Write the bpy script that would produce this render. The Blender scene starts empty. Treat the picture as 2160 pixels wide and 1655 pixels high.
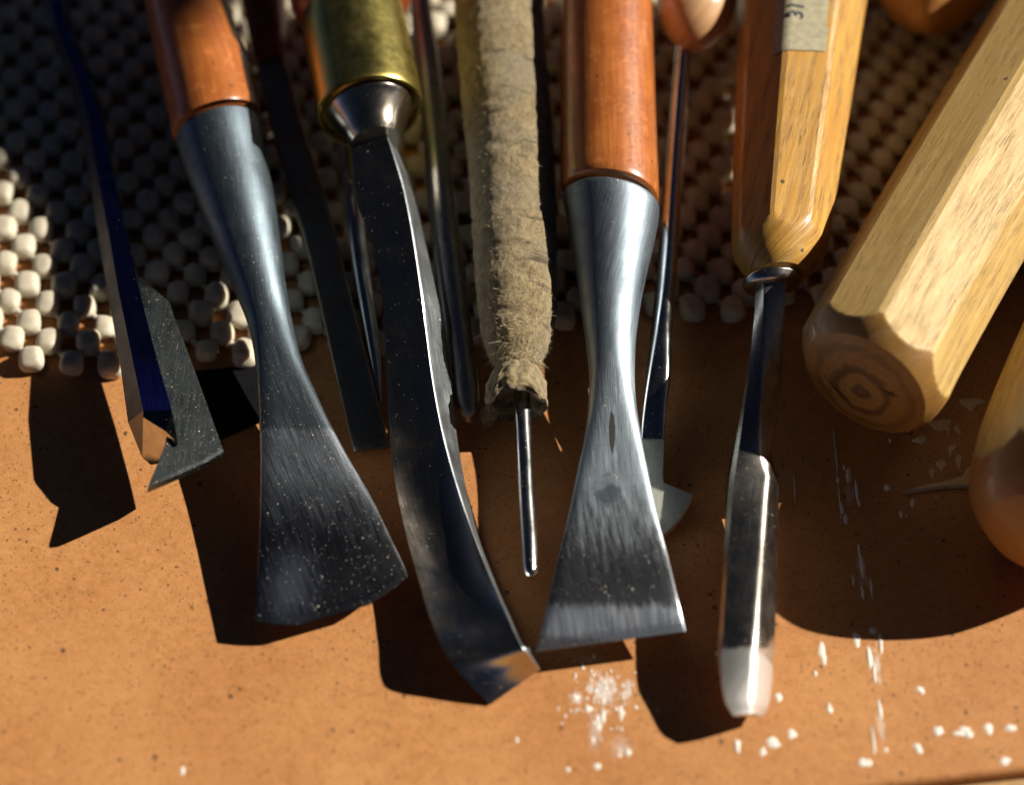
import bpy, bmesh, math, random
import numpy as np
from mathutils import Vector, noise
random.seed(7)
S = 0.001                       # geometry is written in millimetres, built in metres
sc = bpy.context.scene
COL = sc.collection
R = math.radians

# ------------------------------------------------------------------ camera
ELEV, DIST, HFOV = R(52), 487.0, R(25)
CE, SE = math.cos(ELEV), math.sin(ELEV)
CAM = np.array([0.0, -DIST*CE, DIST*SE])
FW, UP, RT = np.array([0, CE, -SE]), np.array([0, SE, CE]), np.array([1.0, 0, 0])
FPX = 1080/math.tan(HFOV/2)
cam = bpy.data.cameras.new('camera'); co = bpy.data.objects.new('camera', cam); COL.objects.link(co)
co.location = Vector(CAM*S); co.rotation_euler = (R(90)-ELEV, 0, 0)
cam.sensor_width = 36; cam.lens = 18/math.tan(HFOV/2); cam.clip_start = .01; cam.clip_end = 50
cam.dof.use_dof = True; cam.dof.focus_distance = .472; cam.dof.aperture_fstop = 6.3
sc.camera = co
# ------------------------------------------------------------------ sky, sun, exposure
SUN = Vector((1.45, .30, 1.0)).normalized()
w = bpy.data.worlds.new('World'); sc.world = w; w.use_nodes = True
nt = w.node_tree; sky = nt.nodes.new('ShaderNodeTexSky'); sky.sky_type = 'NISHITA'; sky.sun_disc = False
sky.sun_elevation = math.asin(SUN.z); sky.sun_rotation = math.atan2(SUN.x, SUN.y)
sky.air_density = .08; sky.dust_density = .4; sky.altitude = 1500; sky.ozone_density = 0
bg = nt.nodes['Background']; bg.inputs[1].default_value = .05; nt.links.new(sky.outputs[0], bg.inputs[0])
sl = bpy.data.lights.new('sun', 'SUN'); sl.energy = 5; sl.angle = R(.5); sl.color = (1, .93, .82)
so = bpy.data.objects.new('sun', sl); COL.objects.link(so); so.rotation_euler = SUN.to_track_quat('Z', 'Y').to_euler()
so.location = (1, 1, 1)
sc.view_settings.view_transform = 'Standard'; sc.view_settings.look = 'None'
sc.view_settings.exposure = .56
sc.cycles.caustics_reflective = True; sc.cycles.max_bounces = 8; sc.cycles.sample_clamp_indirect = 6

# ------------------------------------------------------------------ helpers
def W(px, py, z=0.0):
    """point of the place (mm) seen at photo pixel px,py at height z above the board"""
    d = FW + RT*(px-1080)/FPX + UP*(827.5-py)/FPX
    return CAM + d*((z-CAM[2])/d[2])
def topx(p):
    d = np.array(p)-CAM; z = np.dot(d, FW); return 1080+np.dot(d, RT)/z*FPX, 827.5-np.dot(d, UP)/z*FPX
def pxmm(p):
    return FPX/np.dot(np.array(p)-CAM, FW)

def obj(name, verts, faces, mat, parent=None, uv=None, uv2=None, smooth=True, sharp=32, matidx=None, kind=None):
    me = bpy.data.meshes.new(name)
    me.from_pydata([tuple(float(c)*S for c in v) for v in verts], [], faces)
    for m in (mat if isinstance(mat, (list, tuple)) else [mat]): me.materials.append(m)
    for nm, dat in (('UVMap', uv), ('sect', uv2)):
        l = me.uv_layers.new(name=nm)
        if dat is not None:
            flat = np.zeros(len(me.loops)*2)
            vi = np.zeros(len(me.loops), dtype=int); me.loops.foreach_get('vertex_index', vi)
            if len(dat) == len(verts): flat = np.array(dat, float)[vi].ravel()
            else: flat = np.array(dat, float).ravel()
            l.data.foreach_set('uv', flat)
    if matidx is not None: me.polygons.foreach_set('material_index', matidx)
    if smooth:
        me.polygons.foreach_set('use_smooth', [True]*len(me.polygons))
        if sharp: me.set_sharp_from_angle(angle=R(sharp))
    me.update()
    o = bpy.data.objects.new(name, me); COL.objects.link(o)
    if parent:
        o.parent = parent; o.matrix_parent_inverse = parent.matrix_world.inverted()
    if kind: o['kind'] = kind
    return o

def thing(name, label, cat, at, group=None):
    o = bpy.data.objects.new(name, None); COL.objects.link(o)
    o.empty_display_size = .01
    o.location = Vector(np.array(at)*S); bpy.context.view_layer.update()
    o['label'] = label; o['category'] = cat
    if group: o['group'] = group
    return o

def resample(a, n):
    """smooth (monotone cubic) resampling of station rows; n = steps per interval"""
    a = np.array(a, float); k = len(a)
    if k < 3 or n == 1:
        t = np.linspace(0, k-1, (k-1)*n+1)
        return np.stack([np.interp(t, range(k), a[:, c]) for c in range(a.shape[1])], 1)
    # chord length of pixel midpoints for parameter
    mid = np.stack([(a[:, 0]+a[:, 3])/2, (a[:, 1]+a[:, 4])/2], 1)
    t = np.r_[0, np.cumsum(np.maximum(np.linalg.norm(np.diff(mid, axis=0), axis=1), .5))]
    h = np.diff(t)[:, None]; d = np.diff(a, axis=0)/h
    m = np.zeros_like(a); m[0] = d[0]; m[-1] = d[-1]
    for i in range(1, k-1):
        w1, w2 = 2*h[i]+h[i-1], h[i]+2*h[i-1]
        ok = d[i-1]*d[i] > 0
        den = np.where(ok, w1/np.where(ok, d[i-1], 1)+w2/np.where(ok, d[i], 1), 1)
        m[i] = np.where(ok, (w1+w2)/den, 0)
    out = []
    for i in range(k-1):
        for j in range(n):
            s = j/n
            out.append((2*s**3-3*s**2+1)*a[i]+(s**3-2*s**2+s)*h[i]*m[i]+(-2*s**3+3*s**2)*a[i+1]+(s**3-s**2)*h[i]*m[i+1])
    out.append(a[-1])
    return np.array(out)

def sect(shape, n, m):
    """closed section: list of (x,y) in [-1,1]; counter-clockwise from +x"""
    P = []
    for i in range(n):
        t = 2*math.pi*(i+.5)/n
        c, s = math.cos(t), math.sin(t)
        if shape == 'super':
            e = 2/m
            P.append((math.copysign(abs(c)**e, c), math.copysign(abs(s)**e, s)))
    return P

def loft(name, st, mat, parent=None, n=40, steps=6, top=False, shape='super', oct_roll=0, sharp=32, dome=None, twist=None, prof=None, capmat=None, disp=None, bulge=0):
    """stations: lx,ly,lz, rx,ry,rz, thick(mm, full; 0 = as wide), m (2 round .. 10 box), bow(mm)
       top=True: left/right are the edges of the TOP face."""
    st = [list(s)+[0]*(9-len(s)) for s in st]
    for s_ in st:
        if not s_[6]: s_[6] = np.linalg.norm(W(*s_[0:3])-W(*s_[3:6]))
    a = resample(st, steps)
    L = np.array([W(r[0], r[1], r[2]) for r in a]); Q = np.array([W(r[3], r[4], r[5]) for r in a])
    C = (L+Q)/2; T = np.gradient(C, axis=0); T /= np.linalg.norm(T, axis=1)[:, None]
    dist = np.r_[0, np.cumsum(np.linalg.norm(np.diff(C, axis=0), axis=1))]
    V, U1, U2 = [], [], []
    for i in range(len(a)):
        wv = Q[i]-L[i]; hw = np.linalg.norm(wv)/2; wx = wv/(2*hw)
        up = np.cross(wx, T[i]); up /= np.linalg.norm(up)
        if up[2] < 0: up = -up
        th = a[i, 6]; hb = hw if th == 0 else th/2
        m = max(2.0, a[i, 7] or 2)
        cen = C[i]-up*hb if top else C[i]
        if prof is not None: P = prof(i, hw, hb, dist[i], dist[-1], n)
        else: P = [(x*hw, y*hb) for x, y in sect('super', n, m)]
        arc = 0; prev = None
        for k, (x, y) in enumerate(P):
            u = x/hw if hw else 0
            if prev is not None: arc += math.hypot(x-prev[0], y-prev[1])
            prev = (x, y)
            p = cen+wx*x+up*y+T[i]*a[i, 8]*(1-min(1, u*u))
            if disp: p = p + disp(p, wx*x+up*y, dist[i], 2*math.pi*k/len(P))
            V.append(p); U1.append((arc, dist[i])); U2.append((x, y))
    n = len(P); k = len(a)
    F, U1f, U2f, mi_ = [], [], [], []; flag = getattr(prof, 'flag', None) if capmat else None
    for i in range(k-1):
        for j in range(n):
            j2 = (j+1) % n
            q = (i*n+j, i*n+j2, (i+1)*n+j2, (i+1)*n+j)
            F.append(q)
            if flag is not None: mi_.append(int(flag[i][j] and flag[i][j2] and flag[i+1][j] and flag[i+1][j2]))
            for t_, vi in enumerate(q):
                uu = U1[vi]
                if j2 == 0 and t_ in (1, 2):
                    pv = U1[vi-1+n if vi % n == 0 else vi]
                    uu = (pv[0]+1, U1[vi][1])
                U1f.append(uu); U2f.append(U2[vi])
    mi = mi_ if flag is not None else [0]*len(F)
    ring_ = (k-1)*n
    if bulge:
        cen_ = sum(np.array(V[ring_+j]) for j in range(n))/n
        for q_ in range(1, 9):
            s_ = q_/9; nb = len(V)
            for j in range(n):
                V.append(cen_+(np.array(V[(k-1)*n+j])-cen_)*(1-s_)+T[-1]*bulge*(1-(1-s_)**2))
                U1.append((U1[(k-1)*n+j][0]*(1-s_), dist[-1]+s_*9)); U2.append(tuple(np.array(U2[(k-1)*n+j])*(1-s_)))
            for j in range(n):
                j2 = (j+1) % n; q = (ring_+j, ring_+j2, nb+j2, nb+j); F.append(q); mi.append(1 if capmat else 0)
                for vi in q: U1f.append(U1[vi]); U2f.append(U2[vi])
            ring_ = nb
    for base in (0, ring_):
        V.append(sum(np.array(V[base+j]) for j in range(n))/n+(T[-1]*bulge/81 if base else 0)); c = len(V)-1
        for j in range(n):
            F.append((base+j, base+(j+1) % n, c)); mi.append(1 if capmat else 0)
            for vi in (base+j, base+(j+1) % n): U1f.append(U1[vi]); U2f.append(U2[vi])
            U1f.append((0, U1[base][1])); U2f.append((0, 0))
    o = obj(name, V, F, [mat, capmat] if capmat else mat, parent, U1f, U2f, sharp=sharp, matidx=mi)
    # normals outward
    bm = bmesh.new(); bm.from_mesh(o.data); bmesh.ops.recalc_face_normals(bm, faces=bm.faces); bm.to_mesh(o.data); bm.free()
    return o

def octprof(rollfn, turn, soft=.012):
    """octagonal prism turned down by radius turn(dist,total,hw)"""
    def f(i, hw, hb, d, tot, n):
        P = []; f.flag[i] = []
        rt = turn(d, tot, hw); ap = hw*.955; m_ = n//8; e_ = .045
        for c_ in range(8):
            t0 = rollfn+math.pi/4*(c_-.5)
            for j in range(m_):
                t = t0+e_+(math.pi/4-2*e_)*j/(m_-1)
                q = t-rollfn-math.pi/4*c_
                rr = ap/math.cos(q)
                f.flag[i].append(rt < rr-.02); rr = min(rr, rt)
                P.append((rr*math.cos(t), rr*math.sin(t)))
        return P
    f.flag = {}
    return f

# ------------------------------------------------------------------ materials
class NT:
    def __init__(s, name):
        s.m = bpy.data.materials.new(name); s.m.use_nodes = True; s.t = s.m.node_tree
        s.b = s.t.nodes['Principled BSDF']
    def n(s, typ, **k):
        nd = s.t.nodes.new('ShaderNode'+typ)
        ins = k.pop('ins', {})
        for a, v in k.items(): setattr(nd, a, v)
        for a, v in ins.items(): s.set(nd.inputs[a], v)
        return nd
    def set(s, i, v):
        if hasattr(v, 'links') or isinstance(v, bpy.types.NodeSocket): s.t.links.new(v, i)
        elif isinstance(v, tuple) and len(v) == 3 and i.type == 'RGBA': i.default_value = (*v, 1)
        else: i.default_value = v
    def coord(s, kind='obj', scale=(1, 1, 1), loc=(0, 0, 0)):
        if kind == 'obj': o = s.n('TexCoord').outputs['Object']; sc_ = tuple(1000*c for c in scale)
        else: o = s.n('UVMap', uv_map=kind).outputs[0]; sc_ = scale
        return s.n('Mapping', ins={'Vector': o, 'Scale': sc_, 'Location': loc}).outputs[0]
    def noise(s, vec, scale=1, detail=4, rough=.55, dist=0):
        return s.n('TexNoise', ins={'Vector': vec, 'Scale': scale, 'Detail': detail, 'Roughness': rough, 'Distortion': dist}).outputs['Fac']
    def vor(s, vec, scale=1, out='Distance', feature='F1', rnd=1):
        v = s.n('TexVoronoi', feature=feature, ins={'Vector': vec, 'Scale': scale, 'Randomness': rnd}); return v.outputs[out]
    def ramp(s, fac, stops):
        r = s.n('ValToRGB', ins={'Fac': fac}); e = r.color_ramp.elements
        while len(e) < len(stops): e.new(.5)
        for x, (p, c) in zip(e, stops):
            x.position = p; x.color = (*c, 1) if isinstance(c, tuple) else (c, c, c, 1)
        return r.outputs[0]
    def mr(s, v, a, b, c, d):
        return s.n('MapRange', ins={'Value': v, 'From Min': a, 'From Max': b, 'To Min': c, 'To Max': d}).outputs[0]
    def math(s, op, a, b=0.0):
        x = s.n('Math', operation=op); s.set(x.inputs[0], a); s.set(x.inputs[1], b); return x.outputs[0]
    def mix(s, f, a, b, bt='MIX'):
        x = s.n('Mix', data_type='RGBA', blend_type=bt); s.set(x.inputs['Factor'], f)
        s.set(x.inputs[6], a); s.set(x.inputs[7], b); return x.outputs[2]
    def bump(s, h, dist=.00005, strength=1, normal=None):
        x = s.n('Bump', ins={'Height': h, 'Distance': dist, 'Strength': strength})
        if normal is not None: s.set(x.inputs['Normal'], normal)
        return x.outputs[0]
    def out(s, **k):
        for a, v in k.items(): s.set(s.b.inputs[a.replace('_', ' ')], v)
        return s.m

def mat_board():
    s = NT('hardboard'); c = s.coord()
    big = s.noise(c, .035, 3); mid = s.noise(c, .35, 5, .6); fine = s.noise(c, 3.2, 4, .7)
    fib = s.noise(s.coord(scale=(1, 2.3, 1)), 1.7, 6, .75, 1.5)
    col = s.mix(s.mr(mid, .35, .65, 0, 1), (.42, .172, .05), (.58, .26, .088))
    col = s.mix(s.mr(fib, .42, .68, 0, .55), col, (.36, .13, .035))
    col = s.mix(s.mr(fine, .35, .7, 0, .35), col, (.70, .36, .14))
    col = s.mix(s.mr(big, .4, .65, 0, .4), col, (.66, .33, .125))
    col = s.mix(s.mr(s.noise(c, .012, 3, .6), .42, .6, 0, .4), col, (.40, .15, .045))
    col = s.mix(s.mr(s.noise(s.coord(scale=(.35, 3.5, 1)), .9, 4, .7, 2.5), .58, .7, 0, .35), col, (.76, .46, .22))
    # dark specks of bark, several sizes
    def specks(scale, size, dens, dark):
        v = s.n('TexVoronoi', ins={'Vector': s.coord(), 'Scale': scale, 'Randomness': 1})
        d = s.math('ADD', v.outputs['Distance'], s.mr(s.noise(c, scale*4, 3), .3, .7, -.06, .06))
        cc = s.n('SeparateColor', ins={'Color': v.outputs['Color']})
        on = s.math('GREATER_THAN', cc.outputs[0], 1-dens)
        sz = s.math('MULTIPLY', cc.outputs[1], size)
        return s.math('MULTIPLY', s.math('MULTIPLY', s.math('LESS_THAN', d, sz), on), dark)
    col = s.mix(s.mr(s.noise(c, 1.1, 5, .75, .8), .5, .72, 0, .6), col, (.22, .085, .025))
    col = s.mix(s.mr(s.noise(s.coord(scale=(1, .7, 1)), 2.0, 3, .7, 2.), .60, .70, 0, .55), col, (.78, .46, .22))
    col = s.mix(s.mr(s.noise(c, 3.6, 3, .8), .58, .66, 0, .6), col, (.16, .065, .02))
    col = s.mix(s.mr(s.noise(s.coord(scale=(1, 1.6, 1), loc=(7, 3, 1)), 2.6, 4, .8, 1.2), .60, .68, 0, .6), col, (.80, .50, .26))
    col = s.mix(specks(1.5, .34, .38, .75), col, (.10, .05, .025))
    col = s.mix(specks(.75, .27, .28, .75), col, (.05, .035, .025))
    col = s.mix(specks(.3, .17, .3, .8), col, (.03, .03, .03))
    xyz = s.n('SeparateXYZ', ins={'Vector': c})
    def stain(px, py, rx, ry, amt, sc_=1.2, thr=.5, stretch=1):
        w_ = W(px, py)
        ex = s.math('DIVIDE', s.math('SUBTRACT', xyz.outputs[0], w_[0]), rx); ey = s.math('DIVIDE', s.math('SUBTRACT', xyz.outputs[1], w_[1]), ry)
        rr = s.math('SQRT', s.math('ADD', s.math('MULTIPLY', ex, ex), s.math('MULTIPLY', ey, ey)))
        nz = s.noise(s.coord(scale=(1, stretch, 1)), sc_, 5, .65)
        v = s.math('ADD', nz, s.mr(rr, 0, 1.2, .22, -.35))
        return s.math('MULTIPLY', s.mr(v, thr, thr+.12, 0, 1), amt)
    for a_ in ((1275, 1455, 7.5, 8.5, .8, 1.1, .52, .5), (1325, 1455, 3, 5, .7, 1.1, .5, .5), (1255, 1545, 3, 9, .3, 1.1, .5, .35), (1310, 1575, 5, 6, .3, 1.5, .52, 1), (1215, 1472, 3, 3, .7, 1.1, .5, 1),
               (1850, 1400, 1.6, 9, .6, .9, .5, .2), (1858, 1530, 1.4, 9, .4, .9, .5, .2), (1795, 1050, 3, 9, .35, .9, .54, .25), (1815, 1210, 2.5, 9, .35, .9, .54, .2), (1240, 1390, 6, 2, .25, 1.5, .5, 1)):
        col = s.mix(stain(*a_), col, (.74, .70, .66))
    h = s.math('ADD', s.math('MULTIPLY', fib, .8), fine)
    return s.out(Base_Color=col, Roughness=s.mr(fine, .3, .7, .42, .62), Specular_IOR_Level=.35, Normal=s.bump(h, .00006, .7))

def mat_steel(name, base=(.34, .36, .38), rough=(.22, .38), streak=.5, dust=.4, dark=None, aniso=0, pit=0.4, dustscale=1.4, grain=.25, zones=(), worn=None, hatch=False):  # worn: elliptical colour patch, on M_blued1 a painted bluish reflection
    s = NT(name); c = s.coord(); uv = s.coord('UVMap')
    br = s.noise(s.coord('UVMap', (5, .12, 1)), 1, 5, .7)
    br2 = s.noise(s.coord('UVMap', (14, .5, 1)), 1, 3, .7)
    blot = s.noise(c, .16, 4, .6); fine = s.noise(c, 2.5, 4, .7)
    col = s.mix(s.mr(blot, .35, .65, 0, .6), base, tuple(x*.42 for x in base))
    col = s.mix(s.mr(br, .35, .7, 0, streak), col, tuple(min(1, x*1.8) for x in base))
    v = s.n('TexVoronoi', ins={'Vector': c, 'Scale': dustscale, 'Randomness': 1})
    cc = s.n('SeparateColor', ins={'Color': v.outputs['Color']})
    patch = s.mr(s.noise(c, .2, 3, .7), .46, .62, 0, 1)
    dm = s.math('MULTIPLY', s.math('LESS_THAN', s.math('ADD', v.outputs['Distance'], s.mr(fine, .3, .7, -.05, .05)), s.math('MULTIPLY', cc.outputs[1], .26)),
                s.math('MULTIPLY', s.math('GREATER_THAN', cc.outputs[0], 1-dust), patch))
    v2 = s.n('TexVoronoi', ins={'Vector': c, 'Scale': dustscale*2.6, 'Randomness': 1})
    cc2 = s.n('SeparateColor', ins={'Color': v2.outputs['Color']})
    dm2 = s.math('MULTIPLY', s.math('LESS_THAN', v2.outputs['Distance'], s.math('MULTIPLY', cc2.outputs[1], .3)), s.math('GREATER_THAN', cc2.outputs[0], 1-dust*.5))
    dm = s.math('MAXIMUM', dm, s.math('MULTIPLY', dm2, .7))
    col = s.mix(dm, col, (.62, .56, .42))
    pits = s.mr(s.noise(c, 1.1, 3, .8), .66, .78, 0, pit)
    col = s.mix(pits, col, (.05, .045, .04))
    ro = s.math('ADD', s.mr(br, .3, .7, rough[0], rough[1]), s.mr(blot, .3, .7, -.05, .08))
    # zones: finishes ground or reflections painted across the tool, from world line y0 (starts) to y1 (full), ragged by wob mm
    for (pa, pb, wob, zb, zr, zs) in zones:
        y0, y1 = W(*pa)[1], W(*pb)[1]; slope = 0
        yy = s.n('SeparateXYZ', ins={'Vector': c}).outputs[1]
        yy = s.math('ADD', yy, s.mr(s.noise(s.coord('UVMap', (.9, .12, 1)), 1, 4, .7), .3, .7, -wob, wob))
        mk = s.mr(yy, y0, y1, 0, 1)
        zc = s.mix(s.mr(br, .35, .7, 0, zs), zb, tuple(min(1, x*2.6+.08) for x in zb)); zc = s.mix(dm, zc, (.62, .56, .42))
        col = s.mix(mk, col, zc)
        d_ = s.math('SUBTRACT', s.mr(br, .3, .7, zr[0], zr[1]), ro); ro = s.math('ADD', ro, s.math('MULTIPLY', d_, mk))
    if worn:  # elliptical patch; on M_blued1 a painted bluish reflection
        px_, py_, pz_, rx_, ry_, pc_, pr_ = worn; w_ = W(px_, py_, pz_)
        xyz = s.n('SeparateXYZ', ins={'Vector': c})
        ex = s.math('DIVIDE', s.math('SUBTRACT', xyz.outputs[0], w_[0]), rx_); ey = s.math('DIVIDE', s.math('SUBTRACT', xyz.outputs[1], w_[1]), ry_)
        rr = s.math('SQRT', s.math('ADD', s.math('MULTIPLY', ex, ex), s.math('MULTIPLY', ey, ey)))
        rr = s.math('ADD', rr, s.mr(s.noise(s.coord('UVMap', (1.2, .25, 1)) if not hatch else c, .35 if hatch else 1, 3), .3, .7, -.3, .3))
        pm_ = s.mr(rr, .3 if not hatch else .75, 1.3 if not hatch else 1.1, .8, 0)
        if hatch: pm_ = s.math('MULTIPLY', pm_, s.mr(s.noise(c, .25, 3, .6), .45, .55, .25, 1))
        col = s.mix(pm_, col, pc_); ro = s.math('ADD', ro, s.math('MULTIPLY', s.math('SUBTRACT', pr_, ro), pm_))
    h = s.math('ADD', s.math('MULTIPLY', br2, .35), s.math('MULTIPLY', s.math('ADD', fine, s.noise(c, 5.5, 2)), grain))
    if hatch:
        hx_ = s.noise(s.coord('UVMap', (.25, 5, 1)), 1, 3, .7); area = s.mr(s.noise(s.coord('UVMap', (.25, .08, 1)), 1, 2), .4, .6, 0, 1)
        sc1 = s.math('MULTIPLY', s.mr(hx_, .60, .66, 0, 1), area)
        col = s.mix(s.math('MULTIPLY', sc1, .65), col, (.06, .065, .07)); h = s.math('SUBTRACT', h, s.math('MULTIPLY', sc1, .7))
    # fine random scratches
    sv = s.n('TexVoronoi', feature='DISTANCE_TO_EDGE', ins={'Vector': s.coord('UVMap', (1.6, .11, 1)), 'Scale': 1.0, 'Randomness': 1}).outputs['Distance']
    scr = s.math('MULTIPLY', s.mr(sv, 0, .012, 1, 0), s.mr(s.noise(c, .4, 2), .5, .62, 0, .5))
    col = s.mix(scr, col, tuple(min(1, x*2.4+.1) for x in base)); h = s.math('SUBTRACT', h, s.math('MULTIPLY', scr, .4))
    h = s.math('ADD', h, s.math('MULTIPLY', dm, 1.2))
    return s.out(Base_Color=col, Metallic=s.math('SUBTRACT', 1, s.math('MULTIPLY', dm, .9)), Roughness=s.math('MAXIMUM', ro, s.math('MULTIPLY', dm, .7)),
                 Normal=s.bump(h, .00002, .5))

def mat_lacquer(name, a, b, coat=.8):
    s = NT(name); uv = s.coord('UVMap', (.9, .06, 1)); c = s.coord()
    g = s.noise(uv, 1, 5, .6); bl = s.noise(c, .09, 3)
    col = s.mix(s.mr(g, .35, .65, 0, 1), a, b)
    col = s.mix(s.mr(bl, .35, .65, 0, .5), col, tuple(x*.6 for x in a))
    sp = s.math('LESS_THAN', s.vor(c, .22), .10)
    col = s.mix(s.math('MULTIPLY', sp, .55), col, (.05, .02, .01))
    stn = s.noise(s.coord('UVMap', (5, .10, 1)), 1, 4, .7); col = s.mix(s.mr(stn, .52, .66, 0, .5), col, tuple(x*.45 for x in a))
    col = s.mix(s.mr(s.noise(c, .35, 5, .7), .54, .7, 0, .45), col, tuple(min(1, x*1.5+.03) for x in b))
    f = s.noise(c, .9, 4, .7)
    return s.out(Base_Color=col, Roughness=s.mr(f, .3, .7, .3, .5), Coat_Weight=coat, Coat_Roughness=s.mr(f, .3, .7, .12, .3),
                 Normal=s.bump(s.math('ADD', g, s.math('MULTIPLY', f, .5)), .0001, .35))

def mat_wood(name, a, b, pore=(.07, .035, .012), pores=.6, rings=False, coat=.4, cracks=()):
    s = NT(name); c = s.coord()
    g = s.noise(s.coord('UVMap', (.8, .035, 1)), 1, 5, .62, .6)
    col = s.mix(s.mr(g, .35, .65, 0, 1), a, b)
    st = s.noise(s.coord('UVMap', (7, .14, 1)), 1, 4, .75)
    dens = s.mr(s.noise(s.coord('UVMap', (.45, .05, 1)), 1, 3), .40, .56, .06, 1)
    pm = s.math('MULTIPLY', s.mr(st, .51, .59, 0, pores), dens)
    col = s.mix(pm, col, pore)
    sp = s.math('MULTIPLY', s.math('LESS_THAN', s.vor(c, .1), .055), .8)
    col = s.mix(sp, col, (.03, .02, .015))
    if rings:
        q = s.coord('sect'); qn = s.n('VectorMath', operation='LENGTH', ins={0: q}).outputs['Value']
        wob = s.math('ADD', qn, s.mr(s.noise(q, .22, 4), 0, 1, -2.2, 2.2))
        rg = s.math('SINE', s.math('MULTIPLY', wob, 1.35))
        rg2 = s.math('SINE', s.math('MULTIPLY', wob, 4.2))
        fade = s.mr(qn, 4, 13, 1, .25)
        col = s.mix(s.noise(q, .35, 5, .65), a, b)
        col = s.mix(s.math('MULTIPLY', s.mr(rg, -.2, .9, 0, 1), fade), col, tuple(x*.34 for x in a))
        col = s.mix(s.math('MULTIPLY', s.mr(rg2, .2, 1, 0, .5), fade), col, tuple(x*.5 for x in b))
        col = s.mix(s.mr(qn, 0, 1.6, .8, 0), col, (.12, .035, .012))
        col = s.mix(s.mr(s.noise(q, 2.2, 5, .7), .5, .7, 0, .5), col, tuple(x*.4 for x in a))
        for (x0, y0, x1, y1, wd) in cracks:
            xy = s.n('SeparateXYZ', ins={'Vector': s.n('VectorMath', operation='ADD', ins={0: q, 1: (0, 0, 0)}).outputs[0]})
            L = math.hypot(x1-x0, y1-y0); ux, uy = (x1-x0)/L, (y1-y0)/L
            dx = s.math('SUBTRACT', xy.outputs[0], x0); dy = s.math('SUBTRACT', xy.outputs[1], y0)
            al = s.math('ADD', s.math('MULTIPLY', dx, ux), s.math('MULTIPLY', dy, uy))
            pr = s.math('ABSOLUTE', s.math('ADD', s.math('SUBTRACT', s.math('MULTIPLY', dx, uy), s.math('MULTIPLY', dy, ux)), s.mr(s.noise(q, 1.1, 2), 0, 1, -.5, .5)))
            half = s.math('MULTIPLY', s.mr(s.math('ABSOLUTE', s.math('SUBTRACT', al, L/2)), 0, L/2, 1, 0), wd)
            col = s.mix(s.math('LESS_THAN', pr, half), col, (.012, .007, .004))
    f = s.noise(c, 1.3, 4, .7)
    h = s.math('SUBTRACT', s.math('MULTIPLY', f, .35), pm)
    return s.out(Base_Color=col, Roughness=s.mr(f, .3, .7, .36, .58), Coat_Weight=coat, Coat_Roughness=.22, Normal=s.bump(h, .00012, .5))

M_board = mat_board()
M_blued = mat_steel('forged_blue_steel', (.17, .21, .25), (.34, .5), .35, .2)
M_blued1 = mat_steel('forged_blue_steel_ground_tip', (.19, .24, .28), (.36, .52), .35, .22, grain=1.1, dustscale=1.6, zones=(((620, 760, 10), (620, 880, 10), 1, (.15, .18, .20), (.34, .46), .35), ((640, 918, 10), (640, 926, 10), .8, (.30, .33, .38), (.3, .42), 1.0), ((640, 1010, 8), (640, 1150, 7), 4, (.22, .22, .22), (.16, .28), .25)), worn=(612, 1235, 6.8, 5.5, 9, (.40, .46, .62), .34))  # the elliptical patch is a bluish reflection painted into the steel colour
M_satin = mat_steel('worn_grey_steel', (.36, .42, .49), (.34, .5), .6, .3)
M_satin2 = mat_steel('worn_grey_steel_ground_tip', (.19, .23, .27), (.44, .6), .7, .2, grain=.9, dustscale=1.5, zones=(((1290, 640, 18), (1290, 860, 14), 3, (.28, .33, .38), (.40, .56), .6), ((1280, 1060, 10), (1280, 1190, 9.5), 8, (.22, .225, .235), (.24, .36), .4), ((1290, 1276, 8.8), (1290, 1290, 8.8), 1.2, (.36, .45, .58), (.3, .42), .8), ((1290, 1344, 7.4), (1290, 1352, 7.3), .6, (.2, .2, .21), (.34, .44), .5)), worn=(1278, 1050, 11, 3.2, 3.8, (.09, .11, .13), .5), hatch=True)
M_pol = mat_steel('polished_dark_steel', (.60, .52, .42), (.15, .24), .15, .04, pit=.1)
M_mirror = mat_steel('bright_polished_steel', (.55, .56, .58), (.09, .16), .15, .05, pit=.1)
M_bevel = mat_steel('honed_bevel_steel', (.42, .45, .5), (.16, .3), .7, .3, pit=.3)
M_rod = mat_steel('rod_steel', (.5, .5, .5), (.16, .26), .3, .2)
M_lac = mat_lacquer('orange_lacquered_wood', (.38, .098, .018), (.50, .165, .032))
M_red = mat_lacquer('red_brown_lacquered_wood', (.30, .055, .02), (.38, .09, .03), .5)
M_ash = mat_wood('amber_ash_wood', (.44, .205, .028), (.59, .325, .055), pores=1.0)
M_pale = mat_wood('pale_beech_wood', (.49, .30, .085), (.64, .44, .165), pores=.8)
M_end = mat_wood('varnished_end_grain', (.32, .155, .035), (.48, .25, .06), rings=True, coat=.25, cracks=((-9, -1, -1.5, -5.5, .5), (-7, -3.4, -6, -6.2, .22), (-10.5, -3.5, -5, -7.4, .22), (3.8, 3.8, 8, 3.0, .35), (5, 2, 7.2, 5, .25)))
M_end2 = mat_wood('orange_varnished_end_wood', (.40, .17, .04), (.50, .23, .055), coat=.3, pores=.3)

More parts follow.
